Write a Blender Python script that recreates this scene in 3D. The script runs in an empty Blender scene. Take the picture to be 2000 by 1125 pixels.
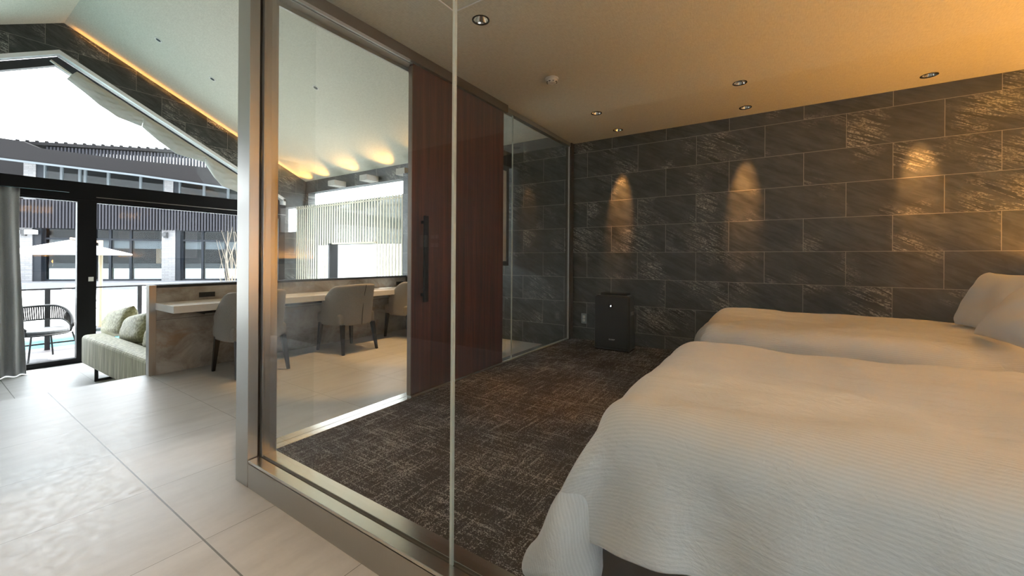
import bpy, bmesh, math, random
import numpy as np
from mathutils import Vector, Matrix, noise

random.seed(7)
S = bpy.context.scene
C = bpy.context.collection

# ------------------------------------------------------------------ camera
cam_d = bpy.data.cameras.new('camera')
cam = bpy.data.objects.new('camera', cam_d)
C.objects.link(cam)
cam_d.sensor_width = 36.0
cam_d.lens = 36.0 * 785.505 / 2000.0
cam_d.shift_y = -(562.5 - 506.286) / 2000.0
cam_d.clip_start = 0.02
cam_d.clip_end = 400
YAW, ROLL = 0.5833277, 0.00639867
fw = Vector((-math.sin(YAW), math.cos(YAW), 0))
rt0 = Vector((math.cos(YAW), math.sin(YAW), 0))
up0 = Vector((0, 0, 1))
rt = rt0 * math.cos(ROLL) + up0 * math.sin(ROLL)
up = up0 * math.cos(ROLL) - rt0 * math.sin(ROLL)
m = Matrix((rt, up, -fw)).transposed().to_4x4()
m.translation = Vector((0, 0, 1.086))
cam.matrix_world = m
S.camera = cam

# ------------------------------------------------------------------ world, sun, exposure
W = bpy.data.worlds.new('world')
S.world = W
W.use_nodes = True
bgn = W.node_tree.nodes['Background']
bgn.inputs[0].default_value = (0.88, 0.945, 1.0, 1)
bgn.inputs[1].default_value = 3.2
S.view_settings.view_transform = 'Standard'
S.view_settings.look = 'None'
S.view_settings.gamma = 1
S.view_settings.exposure = 1.9
S.cycles.use_denoising = True
S.cycles.transparent_max_bounces = 24
S.cycles.max_bounces = 10
S.cycles.diffuse_bounces = 5
S.cycles.glossy_bounces = 5
S.cycles.caustics_reflective = False
S.cycles.caustics_refractive = False
S.cycles.sample_clamp_indirect = 6.0

def light(name, kind, loc, energy, color, **k):
    d = bpy.data.lights.new(name, kind)
    d.energy = energy
    d.color = color
    for a, b in k.items():
        if a not in ('rot', 'aim'):
            setattr(d, a, b)
    o = bpy.data.objects.new(name, d)
    C.objects.link(o)
    o.location = loc
    if 'rot' in k:
        o.rotation_euler = k['rot']
    if 'aim' in k:
        o.rotation_euler = (Vector(k['aim']) - Vector(loc)).to_track_quat('-Z', 'Y').to_euler()
    return o

sun = light('sun', 'SUN', (-22, 36, 55), 7.0, (1, 0.97, 0.92), angle=math.radians(0.6), aim=(-10, 6, 0))
WARM = (1.0, 0.50, 0.13)
WARM2 = (1.0, 0.62, 0.30)

# ------------------------------------------------------------------ materials
M = {}

class NB:
    def __init__(s, name):
        s.m = bpy.data.materials.new(name)
        s.m.use_nodes = True
        s.t = s.m.node_tree
        s.b = s.t.nodes['Principled BSDF']
        s.out = s.t.nodes['Material Output']
        M[name] = s.m
    def n(s, typ, **k):
        nd = s.t.nodes.new(typ)
        for a, v in k.items():
            setattr(nd, a, v)
        return nd
    def l(s, a, b):
        s.t.links.new(a, b)
    def val(s, x, sock):
        if hasattr(x, 'is_output'):
            s.l(x, sock)
        else:
            sock.default_value = x
    def math(s, op, a, b=None, c=None):
        nd = s.n('ShaderNodeMath', operation=op)
        s.val(a, nd.inputs[0])
        if b is not None: s.val(b, nd.inputs[1])
        if c is not None: s.val(c, nd.inputs[2])
        return nd.outputs[0]
    def pos(s):
        return s.n('ShaderNodeNewGeometry').outputs['Position']
    def obj(s):
        return s.n('ShaderNodeTexCoord').outputs['Object']
    def sep(s, v):
        nd = s.n('ShaderNodeSeparateXYZ'); s.l(v, nd.inputs[0]); return nd.outputs
    def comb(s, x, y, z):
        nd = s.n('ShaderNodeCombineXYZ')
        for i, a in enumerate((x, y, z)): s.val(a, nd.inputs[i])
        return nd.outputs[0]
    def mp(s, v, scale=(1, 1, 1), rot=(0, 0, 0), loc=(0, 0, 0)):
        nd = s.n('ShaderNodeMapping'); s.l(v, nd.inputs[0])
        nd.inputs['Scale'].default_value = scale
        nd.inputs['Rotation'].default_value = rot
        nd.inputs['Location'].default_value = loc
        return nd.outputs[0]
    def noise(s, v, scale=5, detail=4, rough=0.5, dist=0):
        nd = s.n('ShaderNodeTexNoise'); s.l(v, nd.inputs['Vector'])
        nd.inputs['Scale'].default_value = scale
        nd.inputs['Detail'].default_value = detail
        nd.inputs['Roughness'].default_value = rough
        nd.inputs['Distortion'].default_value = dist
        return nd.outputs[0]
    def ramp(s, f, stops):
        nd = s.n('ShaderNodeValToRGB'); s.l(f, nd.inputs[0])
        e = nd.color_ramp.elements
        while len(e) < len(stops): e.new(0.5)
        for x, (p, c) in zip(e, stops):
            x.position = p
            x.color = c if len(c) == 4 else (*c, 1)
        return nd.outputs[0]
    def mix(s, f, a, b, blend='MIX'):
        nd = s.n('ShaderNodeMix', data_type='RGBA', blend_type=blend)
        s.val(f, nd.inputs[0])
        for x, i in ((a, 6), (b, 7)):
            if hasattr(x, 'is_output'): s.l(x, nd.inputs[i])
            else: nd.inputs[i].default_value = (*x, 1) if len(x) == 3 else x
        return nd.outputs[2]
    def bump(s, h, strength=0.2, dist=0.01):
        nd = s.n('ShaderNodeBump'); s.l(h, nd.inputs['Height'])
        nd.inputs['Strength'].default_value = strength
        nd.inputs['Distance'].default_value = dist
        s.l(nd.outputs[0], s.b.inputs['Normal'])
    def col(s, c):
        s.val(c if hasattr(c, 'is_output') else (*c, 1), s.b.inputs['Base Color'])
    def set(s, rough=None, metal=None, **k):
        if rough is not None: s.val(rough, s.b.inputs['Roughness'])
        if metal is not None: s.b.inputs['Metallic'].default_value = metal
        for a, v in k.items(): s.b.inputs[a.replace('_', ' ')].default_value = v

def plain(name, c, rough=0.5, metal=0.0, vary=0.06, scale=30, bump=0.0, **k):
    q = NB(name)
    v = q.noise(q.obj(), scale, 3)
    lo = tuple(x * (1 - vary) for x in c); hi = tuple(min(1, x * (1 + vary)) for x in c)
    q.col(q.ramp(v, [(0.3, lo), (0.7, hi)]))
    q.set(rough, metal, **k)
    if bump: q.bump(v, bump, 0.003)
    return q.m

def emit(name, c, st):
    q = NB(name)
    q.col(c)
    q.b.inputs['Emission Color'].default_value = (*c, 1)
    q.b.inputs['Emission Strength'].default_value = st
    return q.m

# slate wall tiles 600 x 300, running bond (plane given by the two axes of the wall)
def slate(name, ax, shift, zrow=1.172, w=0.6, h=0.3, grout=0.0020, base=((.010, .013, .0135), (.062, .072, .068)), vein=.55):
    q = NB(name)
    p = q.sep(q.pos())
    u = q.math('ADD', p[ax], shift)
    z = q.math('ADD', p[2], h * 10 - zrow)
    row = q.math('FLOOR', q.math('DIVIDE', z, h))
    odd = q.math('MODULO', row, 2.0)
    off = q.math('MULTIPLY', q.math('SUBTRACT', 1.0, odd), w / 2)
    uu = q.math('ADD', u, off)
    colm = q.math('FLOOR', q.math('DIVIDE', uu, w))
    fu = q.math('MULTIPLY', q.math('FRACT', q.math('DIVIDE', uu, w)), w)
    fz = q.math('MULTIPLY', q.math('FRACT', q.math('DIVIDE', z, h)), h)
    edge = q.math('MINIMUM', q.math('MINIMUM', fu, q.math('SUBTRACT', w, fu)), q.math('MINIMUM', fz, q.math('SUBTRACT', h, fz)))
    g = q.math('LESS_THAN', edge, grout)
    wn = q.n('ShaderNodeTexWhiteNoise', noise_dimensions='3D')
    q.l(q.comb(colm, row, 3.0), wn.inputs[0])
    rnd = wn.outputs[0]
    sh = q.math('MULTIPLY', rnd, 37.0)
    v = q.comb(q.math('ADD', u, sh), q.math('ADD', p[2], sh), q.math('MULTIPLY', rnd, 11.0))
    vr = q.mp(q.mp(v, (1, 1, 1), (0, 0, math.radians(28))), (1.3, 14, 1))
    base_n = q.noise(q.mp(q.mp(v, (1, 1, 1), (0, 0, math.radians(28))), (1, 2.6, 1)), 4.5, 9, .68, .4)
    str_n = q.noise(vr, 2.2, 7, .62, .8)
    fine = q.noise(v, 70, 5, .65)
    veins = q.math('SUBTRACT', 1.0, q.math('MULTIPLY', q.math('ABSOLUTE', q.math('SUBTRACT', str_n, .5)), 20.0))
    veins = q.math('MAXIMUM', veins, 0.0)
    mask = q.ramp(q.noise(v, 1.9, 2), [(0.50, (0, 0, 0)), (0.66, (1, 1, 1))])
    veins = q.math('MULTIPLY', q.math('MULTIPLY', veins, mask), q.ramp(fine, [(.38, (0, 0, 0)), (.62, (1, 1, 1))]))
    c = q.mix(q.ramp(q.math('ADD', q.math('MULTIPLY', base_n, .6), q.math('MULTIPLY', str_n, .4)), [(.40, (0, 0, 0)), (.62, (1, 1, 1))]), base[0], base[1])
    c = q.mix(q.math('MULTIPLY', rnd, .35), c, (.045, .05, .046))
    c = q.mix(q.math('MINIMUM', q.math('MULTIPLY', veins, .9), 1.0), c, (vein, vein, vein * .93))
    c = q.mix(g, c, (.24, .235, .21))
    q.col(c)
    q.set(q.ramp(base_n, [(.3, (.36,) * 3), (.7, (.52,) * 3)]))
    q.bump(q.math('SUBTRACT', q.math('ADD', q.math('MULTIPLY', str_n, .6), q.math('MULTIPLY', fine, .25)), q.math('MULTIPLY', g, .5)), .22, .003)
    return q.m

slate('slate_tile', 0, 1.305)
slate('slate_side', 1, 0.18)
slate('large_grey_tile', 0, 0.35, zrow=1.14, w=1.2, h=0.6, base=((.22, .215, .2), (.34, .33, .31)), vein=.42)

def floor_tile():
    q = NB('floor_tile')
    p = q.sep(q.pos())
    def cell(a, sh):
        u = q.math('DIVIDE', q.math('ADD', a, sh), .603)
        f = q.math('FRACT', u)
        return q.math('FLOOR', u), q.math('MULTIPLY', q.math('MINIMUM', f, q.math('SUBTRACT', 1.0, f)), .603)
    cx, ex = cell(p[0], 2.435 + 12.06)
    cy, ey = cell(p[1], -.641 + 6.03)
    g = q.math('LESS_THAN', q.math('MINIMUM', ex, ey), .0011)
    big = q.math('LESS_THAN', q.math('ABSOLUTE', q.math('SUBTRACT', p[1], .641)), .0032)
    wn = q.n('ShaderNodeTexWhiteNoise', noise_dimensions='3D')
    q.l(q.comb(cx, cy, 1.0), wn.inputs[0])
    r = wn.outputs[0]
    v = q.comb(q.math('ADD', p[0], q.math('MULTIPLY', r, 9.0)), q.math('ADD', p[1], q.math('MULTIPLY', r, 17.0)), 0.0)
    a = q.noise(q.mp(v, (5, 1.2, 1), (0, 0, .25)), 2.2, 6, .6)
    b = q.noise(v, 26, 5, .7)
    t = q.math('ADD', q.math('MULTIPLY', a, .7), q.math('MULTIPLY', b, .3))
    c = q.ramp(t, [(.3, (.45, .45, .445)), (.5, (.53, .53, .525)), (.72, (.60, .60, .595))])
    c = q.mix(q.math('MULTIPLY', r, .12), c, (.42, .41, .40))
    c = q.mix(g, c, (.10, .095, .09))
    c = q.mix(big, c, (.14, .14, .135))
    q.col(c)
    q.set(q.ramp(b, [(.3, (.30,) * 3), (.7, (.46,) * 3)]))
    q.bump(q.math('SUBTRACT', q.math('MULTIPLY', b, .3), g), .15, .002)
floor_tile()

def carpet():
    q = NB('carpet')
    p = q.pos()
    ax = q.noise(q.mp(p, (3.2, 42, 1)), 1.6, 6, .68)
    ay = q.noise(q.mp(p, (42, 3.2, 1), (0, 0, 0), (3, 5, 0)), 1.6, 6, .68)
    t = q.math('MAXIMUM', ax, ay)
    low = q.noise(p, 2.6, 3, .6)
    t = q.math('ADD', t, q.math('MULTIPLY', q.math('SUBTRACT', low, .5), .32))
    fl = q.noise(p, 190, 3, .75)
    thr = q.math('ADD', t, q.math('MULTIPLY', q.math('SUBTRACT', fl, .5), 1.25))
    k = q.ramp(thr, [(.61, (0, 0, 0)), (.68, (1, 1, 1))])
    brown = q.ramp(q.noise(p, 1.1, 2), [(.35, (.018, .013, .014)), (.65, (.045, .023, .017))])
    dark = q.mix(q.ramp(fl, [(.3, (0, 0, 0)), (.7, (1, 1, 1))]), (.010, .008, .008), brown)
    c = q.mix(k, dark, (.42, .41, .405))
    q.col(c)
    q.set(.95)
    q.b.inputs['Specular IOR Level'].default_value = .15
    q.bump(q.math('ADD', fl, q.math('MULTIPLY', t, .8)), .9, .006)
carpet()

def wallpaper():
    q = NB('ceiling_fabric')
    p = q.pos()
    a = q.noise(q.mp(p, (60, 8, 20), (0, 0, .75)), 3, 4, .6)
    b = q.noise(q.mp(p, (8, 60, 20), (0, 0, .3)), 3, 4, .6)
    t = q.math('ADD', q.math('MULTIPLY', a, .5), q.math('MULTIPLY', b, .5))
    q.col(q.ramp(t, [(.36, (.50, .495, .41)), (.64, (.66, .655, .56))]))
    q.set(.8)
    q.bump(t, .25, .003)
wallpaper()

def steel(name, c=(.60, .585, .55), r=.30):
    q = NB(name)
    v = q.noise(q.mp(q.pos(), (260, 260, 3)), 2, 3)
    q.col(q.ramp(v, [(.3, tuple(x * .95 for x in c)), (.7, c)]))
    q.set(q.ramp(v, [(.3, (r - .02,) * 3), (.7, (r + .03,) * 3)]), 1.0)
steel('brushed_steel', (.46, .45, .42))
steel('brushed_steel_sill', (.70, .695, .65), .2)
steel('dark_bronze', (.26, .20, .16), .35)

def wood():
    q = NB('red_wood')
    p = q.pos()
    a = q.noise(q.mp(p, (60, 22, .8)), 1.0, 5, .6, .3)
    b = q.noise(q.mp(p, (300, 110, 3)), 1.0, 3, .6)
    t = q.math('ADD', q.math('MULTIPLY', a, .7), q.math('MULTIPLY', b, .3))
    q.col(q.ramp(t, [(.36, (.022, .005, .002)), (.5, (.060, .014, .006)), (.66, (.12, .034, .014))]))
    q.set(.33)
    q.b.inputs['Coat Weight'].default_value = .25
    q.b.inputs['Coat Roughness'].default_value = .2
wood()

def glass(name, tint=(.97, .98, .975), ior=1.45, gl=1.0):
    q = NB(name)
    t = q.t
    t.nodes.remove(q.b)
    tr = q.n('ShaderNodeBsdfTransparent'); tr.inputs[0].default_value = (*tint, 1)
    g = q.n('ShaderNodeBsdfGlossy'); g.inputs['Roughness'].default_value = 0.0
    g.inputs['Color'].default_value = (gl, gl, gl, 1)
    gm = q.n('ShaderNodeNewGeometry')
    dt = q.n('ShaderNodeVectorMath', operation='DOT_PRODUCT')
    q.l(gm.outputs['Normal'], dt.inputs[0]); q.l(gm.outputs['Incoming'], dt.inputs[1])
    f0 = ((ior - 1) / (ior + 1)) ** 2
    f = q.math('ADD', f0, q.math('MULTIPLY', 1 - f0, q.math('POWER', q.math('SUBTRACT', 1.0, q.math('ABSOLUTE', dt.outputs['Value'])), 5.0)))
    mx = q.n('ShaderNodeMixShader')
    q.l(f, mx.inputs[0]); q.l(tr.outputs[0], mx.inputs[1]); q.l(g.outputs[0], mx.inputs[2])
    q.l(mx.outputs[0], q.out.inputs[0])
glass('clear_glass', (.975, .985, .98))
glass('window_glass', (.985, .99, .99), 1.3)
glass('facade_glass', (.75, .79, .8), 1.4, .3)

def stone():
    q = NB('desk_stone')
    p = q.pos()
    a = q.noise(q.mp(p, (1, 1, 1.3)), 3.4, 9, .66, .5)
    b = q.noise(q.mp(p, (3, 1.0, 2.2), (.6, 0, 0)), 1.8, 5, .6, 1.0)
    c = q.ramp(a, [(.34, (.20, .165, .125)), (.5, (.36, .32, .27)), (.66, (.50, .47, .42))])
    rust = q.ramp(b, [(.54, (0, 0, 0)), (.66, (1, 1, 1))])
    c = q.mix(q.math('MULTIPLY', rust, .6), c, (.30, .17, .07))
    s = q.sep(p)
    def joint(v, at, w=.002): return q.math('LESS_THAN', q.math('ABSOLUTE', q.math('SUBTRACT', v, at)), w)
    f = q.math('FRACT', q.math('DIVIDE', q.math('ADD', s[1], -1.26), 1.16))
    j = q.math('MAXIMUM', joint(s[2], .502), q.math('LESS_THAN', f, .003))
    c = q.mix(j, c, (.12, .10, .08))
    q.col(c); q.set(.5)
    q.bump(a, .15, .004)
stone()

def stripes():
    q = NB('striped_satin')
    uv = q.n('ShaderNodeUVMap').outputs[0]
    s = q.sep(uv)
    w = q.math('FRACT', q.math('DIVIDE', s[1], .0095))
    k = q.ramp(w, [(.0, (0, 0, 0)), (.08, (1, 1, 1)), (.5, (1, 1, 1)), (.58, (0, 0, 0))])
    q.col(q.mix(k, (.625, .64, .66), (.68, .69, .71)))
    q.set(q.ramp(w, [(.0, (.62,) * 3), (.08, (.42,) * 3), (.5, (.42,) * 3), (.58, (.62,) * 3)]))
    q.b.inputs['Sheen Weight'].default_value = .25
    n1 = q.noise(uv, 9, 5, .6, .6)
    n2 = q.noise(uv, 300, 2)
    n3 = q.noise(q.mp(uv, (1, 3, 1), (0, 0, .5)), 3.2, 6, .62, 1.2)
    q.bump(q.math('ADD', q.math('ADD', n1, n3), q.math('MULTIPLY', n2, .03)), .55, .016)
stripes()

plain('linen', (.70, .72, .75), .7, bump=.3, scale=8, vary=.02)
plain('black_fabric', (.012, .012, .013), .9)
plain('black_metal', (0.006, 0.006, 0.0065), .5, Specular_IOR_Level=.12)
plain('black_plastic', (.012, .013, .014), .34, vary=.02)
plain('gloss_black', (.008, .008, .009), .12)
plain('white_plastic', (.62, .61, .56), .4)
plain('grey_plastic', (.20, .23, .23), .4)
plain('dark_grey', (0.042, 0.0432, 0.045), .5, Specular_IOR_Level=.12)
plain('solid_white', (.74, .72, .67), .25, vary=.02)
plain('white_paint', (.78, .79, .79), .6, vary=.02)
plain('plaster', (.42, .41, .37), .8)
plain('chair_fabric', (.27, .25, .225), .85, vary=.12, scale=160, bump=.2)
plain('chair_leg', (.010, .008, .008), .3)
plain('grey_cushion', (0.102, 0.108, 0.114), .9, scale=120, bump=.2, Specular_IOR_Level=.12)
plain('rope', (0.027, 0.0252, 0.024), .8, Specular_IOR_Level=.12)
plain('chrome', (.85, .84, .8), .12, 1.0, vary=.02)
plain('seal', (.50, .54, .48), .35)
plain('groove', (.03, .022, .015), .6)
plain('cream_slat', (.72, .68, .55), .6, vary=.04)
plain('facade_slat', (0.0237, 0.0237, 0.02821), .7, Specular_IOR_Level=.12)
plain('facade_frame', (0.008232, 0.01058, 0.01411), .5, Specular_IOR_Level=.12)
plain('facade_light_frame', (0.063, 0.07308, 0.08064), .5, Specular_IOR_Level=.12)
plain('facade_dark', (0.00588, 0.00539, 0.00588), .8, Specular_IOR_Level=.12)
plain('umbrella_cloth', (0.48, 0.48, 0.48), .8)
plain('teak', (.30, .20, .12), .6)
plain('terrace_stone', (.70, .70, .69), .8)
plain('plinth_stone', (0.1188, 0.1216, 0.1296), .8, Specular_IOR_Level=.12)
plain('lawn_reflection_green', (0.025, 0.07, 0.0125), .9)
plain('twig', (0.225, 0.18, 0.135), .8)
plain('blind_cloth', (.52, .54, .50), .85, vary=.05, scale=5)
plain('opal', (.85, .85, .85), .4)

def brickm():
    q = NB('white_brick')
    p = q.sep(q.obj())
    b = q.n('ShaderNodeTexBrick')
    q.l(q.comb(q.math('ADD', p[0], p[1]), p[2], 0.0), b.inputs[0])
    b.inputs['Scale'].default_value = 1
    b.inputs['Brick Width'].default_value = .42
    b.inputs['Row Height'].default_value = .12
    b.inputs['Mortar Size'].default_value = .008
    b.inputs['Color1'].default_value = (.10, .10, .105, 1)
    b.inputs['Color2'].default_value = (.13, .13, .135, 1)
    b.inputs['Mortar'].default_value = (.06, .06, .06, 1)
    q.col(b.outputs[0]); q.set(.8)
brickm()

def deckm():
    q = NB('deck_boards')
    p = q.sep(q.pos())
    f = q.math('FRACT', q.math('DIVIDE', p[0], .145))
    g = q.math('LESS_THAN', f, .05)
    n = q.noise(q.mp(q.pos(), (40, 2, 1)), 1, 4)
    q.col(q.mix(g, q.ramp(n, [(.3, (.035, .03, .033)), (.7, (.06, .053, .056))]), (.02, .018, .02)))
    q.set(.6)
deckm()

def waterm():
    q = NB('pool_water')
    n = q.noise(q.mp(q.pos(), (1, 2.2, 1)), 1.1, 4)
    q.col(q.ramp(n, [(.3, (.03, .12, .135)), (.7, (.055, .17, .185))]))
    q.set(.25); q.b.inputs['Specular IOR Level'].default_value = .12; q.bump(n, .2, .03)
waterm()

def velvet():
    q = NB('green_velvet')
    n = q.noise(q.mp(q.obj(), (24, 24, 1.2)), 1.5, 5, .6, .2)
    q.col(q.ramp(n, [(.35, (.13, .12, .045)), (.5, (.28, .27, .13)), (.66, (.50, .48, .30))]))
    q.set(.55)
    q.b.inputs['Sheen Weight'].default_value = .2
    q.bump(n, .5, .01)
velvet()

def curtm():
    q = NB('curtain_cloth')
    n = q.noise(q.mp(q.obj(), (60, 60, 200)), 2, 3)
    q.col(q.ramp(n, [(.3, (.22, .23, .235)), (.7, (.36, .37, .37))]))
    q.set(.6)
    q.b.inputs['Sheen Weight'].default_value = .6
curtm()

plain('hedge_grey', (0.0255, 0.03, 0.024), .9, vary=.5, scale=7, Specular_IOR_Level=.12)
emit('lamp_glow', (1.0, .75, .45), 9.0)
emit('logo_glow', (.9, .95, 1.0), .7)

# ------------------------------------------------------------------ helpers
def tag(o, label=None, cat=None, group=None, kind=None):
    if label: o['label'] = label
    if cat: o['category'] = cat
    if group: o['group'] = group
    if kind: o['kind'] = kind
    return o

def empty(name, loc, label, cat, group=None, rz=0.0):
    o = bpy.data.objects.new(name, None)
    o.empty_display_size = .1
    C.objects.link(o)
    o.location = loc
    o.rotation_euler = (0, 0, rz)
    return tag(o, label, cat, group)

def add_box(bm, x0, x1, y0, y1, z0, z1, rz=0.0, piv=None):
    vs = [bm.verts.new((x, y, z)) for x in (x0, x1) for y in (y0, y1) for z in (z0, z1)]
    for f in ((0, 1, 3, 2), (4, 6, 7, 5), (0, 4, 5, 1), (2, 3, 7, 6), (0, 2, 6, 4), (1, 5, 7, 3)):
        bm.faces.new([vs[i] for i in f])
    if rz:
        piv = piv or ((x0 + x1) / 2, (y0 + y1) / 2, 0)
        bmesh.ops.rotate(bm, verts=vs, cent=piv, matrix=Matrix.Rotation(rz, 3, 'Z'))
    return vs

def add_cyl(bm, x, y, z0, z1, r, r2=None, seg=24, caps=True):
    r2 = r if r2 is None else r2
    a = [bm.verts.new((x + r * math.cos(t), y + r * math.sin(t), z0)) for t in [2 * math.pi * i / seg for i in range(seg)]]
    b = [bm.verts.new((x + r2 * math.cos(t), y + r2 * math.sin(t), z1)) for t in [2 * math.pi * i / seg for i in range(seg)]]
    for i in range(seg):
        bm.faces.new((a[i], a[(i + 1) % seg], b[(i + 1) % seg], b[i]))
    if caps:
        bm.faces.new(a[::-1]); bm.faces.new(b)
    return a + b

def add_tube(bm, pts, r, seg=8, closed=False):
    pts = [Vector(p) for p in pts]
    n = len(pts)
    rings = []
    for i, p in enumerate(pts):
        if closed: d = pts[(i + 1) % n] - pts[i - 1]
        else: d = pts[min(i + 1, n - 1)] - pts[max(i - 1, 0)]
        d.normalize()
        ref = Vector((0, 0, 1)) if abs(d.z) < .95 else Vector((1, 0, 0))
        a = d.cross(ref).normalized(); b = d.cross(a)
        rr = r[i] if isinstance(r, (list, tuple)) else r
        rings.append([bm.verts.new(p + a * rr * math.cos(t) + b * rr * math.sin(t)) for t in [2 * math.pi * k / seg for k in range(seg)]])
    for i in range(n if closed else n - 1):
        A, B = rings[i], rings[(i + 1) % n]
        for k in range(seg):
            bm.faces.new((A[k], A[(k + 1) % seg], B[(k + 1) % seg], B[k]))
    if not closed:
        bm.faces.new(rings[0]); bm.faces.new(rings[-1][::-1])

def add_prism(bm, poly, axis, a, b):
    """extrude a 2-D polygon between a and b along an axis (0:x with (y,z), 1:y with (x,z), 2:z with (x,y))"""
    def P(p, t):
        return {0: (t, p[0], p[1]), 1: (p[0], t, p[1]), 2: (p[0], p[1], t)}[axis]
    A = [bm.verts.new(P(p, a)) for p in poly]
    B = [bm.verts.new(P(p, b)) for p in poly]
    n = len(poly)
    bm.faces.new(A); bm.faces.new(B[::-1])
    for i in range(n):
        bm.faces.new((A[i], B[i], B[(i + 1) % n], A[(i + 1) % n]))

def mesh(name, bm, mat, parent=None, bevel=0.0, smooth=False, sub=0, solid=0.0, seg=2, local=True):
    """links the bmesh as ONE object; with a parent, geometry given in the parent's local frame"""
    bmesh.ops.recalc_face_normals(bm, faces=bm.faces)
    me = bpy.data.meshes.new(name)
    bm.to_mesh(me); bm.free()
    me.materials.append(M[mat])
    if smooth:
        for p in me.polygons: p.use_smooth = True
    o = bpy.data.objects.new(name, me)
    C.objects.link(o)
    if parent: o.parent = parent
    if solid:
        md = o.modifiers.new('solid', 'SOLIDIFY'); md.thickness = solid; md.offset = 0
    if bevel:
        md = o.modifiers.new('bevel', 'BEVEL'); md.width = bevel; md.segments = seg; md.limit_method = 'ANGLE'; md.angle_limit = math.radians(40)
    if sub:
        md = o.modifiers.new('sub', 'SUBSURF'); md.levels = sub; md.render_levels = sub
    return o

def recenter(o):
    """put the origin of a parentless mesh at the base centre of its geometry"""
    me = o.data
    co = np.array([v.co[:] for v in me.vertices])
    c = Vector(((co[:, 0].min() + co[:, 0].max()) / 2, (co[:, 1].min() + co[:, 1].max()) / 2, co[:, 2].min()))
    me.transform(Matrix.Translation(-c))
    o.location = c
    return o

def box(name, mat, b, parent=None, bevel=0.0, **k):
    bm = bmesh.new(); add_box(bm, *b)
    return mesh(name, bm, mat, parent, bevel, **k)

def boxes(name, mat, bs, parent=None, bevel=0.0, **k):
    bm = bmesh.new()
    for b in bs: add_box(bm, *b)
    return mesh(name, bm, mat, parent, bevel, **k)

def struct(o):
    o['kind'] = 'structure'
    return o

def text(name, body, size, mat, parent, loc, rot, align='CENTER', ext=.0006):
    cu = bpy.data.curves.new(name, 'FONT')
    cu.body = body; cu.size = size; cu.align_x = align; cu.align_y = 'CENTER'; cu.extrude = ext
    t = bpy.data.objects.new(name + '_tmp', cu)
    C.objects.link(t)
    dg = bpy.context.evaluated_depsgraph_get()
    me = bpy.data.meshes.new_from_object(t.evaluated_get(dg))
    bpy.data.objects.remove(t)
    me.materials.clear(); me.materials.append(M[mat])
    o = bpy.data.objects.new(name, me); C.objects.link(o)
    o.location = loc; o.rotation_euler = rot
    if parent: o.parent = parent
    return o

def copy_tree(o, parent=None):
    c = o.copy(); C.objects.link(c)
    if parent: c.parent = parent
    for ch in [x for x in bpy.data.objects if x.parent == o]:
        copy_tree(ch, c)
    return c

# ------------------------------------------------------------------ SETTING: floors, walls, ceilings
YB = 4.518          # back wall
XG = -8.03          # gable window wall
YF = -1.95          # wall behind the camera
XR = 1.75           # bedroom right wall
XRR = 4.2
RID = (1.185, 4.226)

struct(box('floor', 'floor_tile', (-4.845, XRR, YF - .1, YB + .1, -.45, 0)))
struct(box('floor', 'floor_tile', (XG - .12, -4.845, YF - .1, YB + .1, -.5, -.38)))
struct(box('floor', 'carpet', (-2.09, XR, 1.027, YB, 0, .128)))

# back wall with the window opening behind the slats
WX0, WX1, WZ0, WZ1 = -7.93, -4.72, .62, 2.40
struct(boxes('wall_back', 'slate_tile', [
    (XG - .15, WX0, YB, YB + .15, -.45, 2.80), (WX0, WX1, YB, YB + .15, -.45, WZ0),
    (WX0, WX1, YB, YB + .15, WZ1, 2.80), (WX1, XRR, YB, YB + .15, -.45, 2.80)]))

# gable wall (plane X = XG) with a house-shaped opening over the glass doors
GY0, GY1 = -1.70, 4.11
trim_pk = (1.141, 3.841)
gz = lambda y: trim_pk[1] - .541 * abs(y - trim_pk[0])
cz = lambda y: RID[1] - (.4767 * (y - RID[0]) if y > RID[0] else .53 * (RID[0] - y))
bm = bmesh.new()
for poly in ([(GY1, -.45), (YB + .1, -.45), (YB + .1, cz(YB)), (GY1, cz(GY1))],
             [(YF - .1, -.45), (GY0, -.45), (GY0, cz(GY0)), (YF - .1, cz(YF) - .05)],
             [(GY0, gz(GY0)), (trim_pk[0], trim_pk[1]), (trim_pk[0], cz(trim_pk[0])), (GY0, cz(GY0))],
             [(trim_pk[0], trim_pk[1]), (GY1, gz(GY1)), (GY1, cz(GY1)), (RID[0], RID[1]), (trim_pk[0], cz(trim_pk[0]))]):
    add_prism(bm, [(a, b + .0) for a, b in poly], 0, XG - .25, XG)
struct(mesh('wall_gable', bm, 'slate_side'))
# white edge trim of the opening
bm = bmesh.new()
t = .055
for (y0, y1) in ((GY0, trim_pk[0]), (trim_pk[0], GY1)):
    add_prism(bm, [(y0, gz(y0)), (y1, gz(y1)), (y1, gz(y1) - t), (y0, gz(y0) - t)], 0, XG - .1, XG + .025)
add_box(bm, XG - .1, XG + .025, GY1 - .045, GY1, 2.11, gz(GY1))
struct(mesh('trim_1', bm, 'white_paint'))
# black inner frame of the gable window
bm = bmesh.new()
t2 = .17
for (y0, y1) in ((GY0, trim_pk[0]), (trim_pk[0], GY1 - .045)):
    add_prism(bm, [(y0, gz(y0) - t), (y1, gz(y1) - t), (y1, gz(y1) - t2), (y0, gz(y0) - t2)], 0, XG - .22, XG - .11)
wf = struct(mesh('window_1', bm, 'dark_grey'))
bm = bmesh.new()
add_prism(bm, [(GY0, 2.1), (GY1, 2.1), (GY1, gz(GY1) - .06), (trim_pk[0], trim_pk[1] - .06), (GY0, gz(GY0) - .06)], 0, XG - .175, XG - .165)
mesh('pane', bm, 'window_glass', wf)

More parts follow.
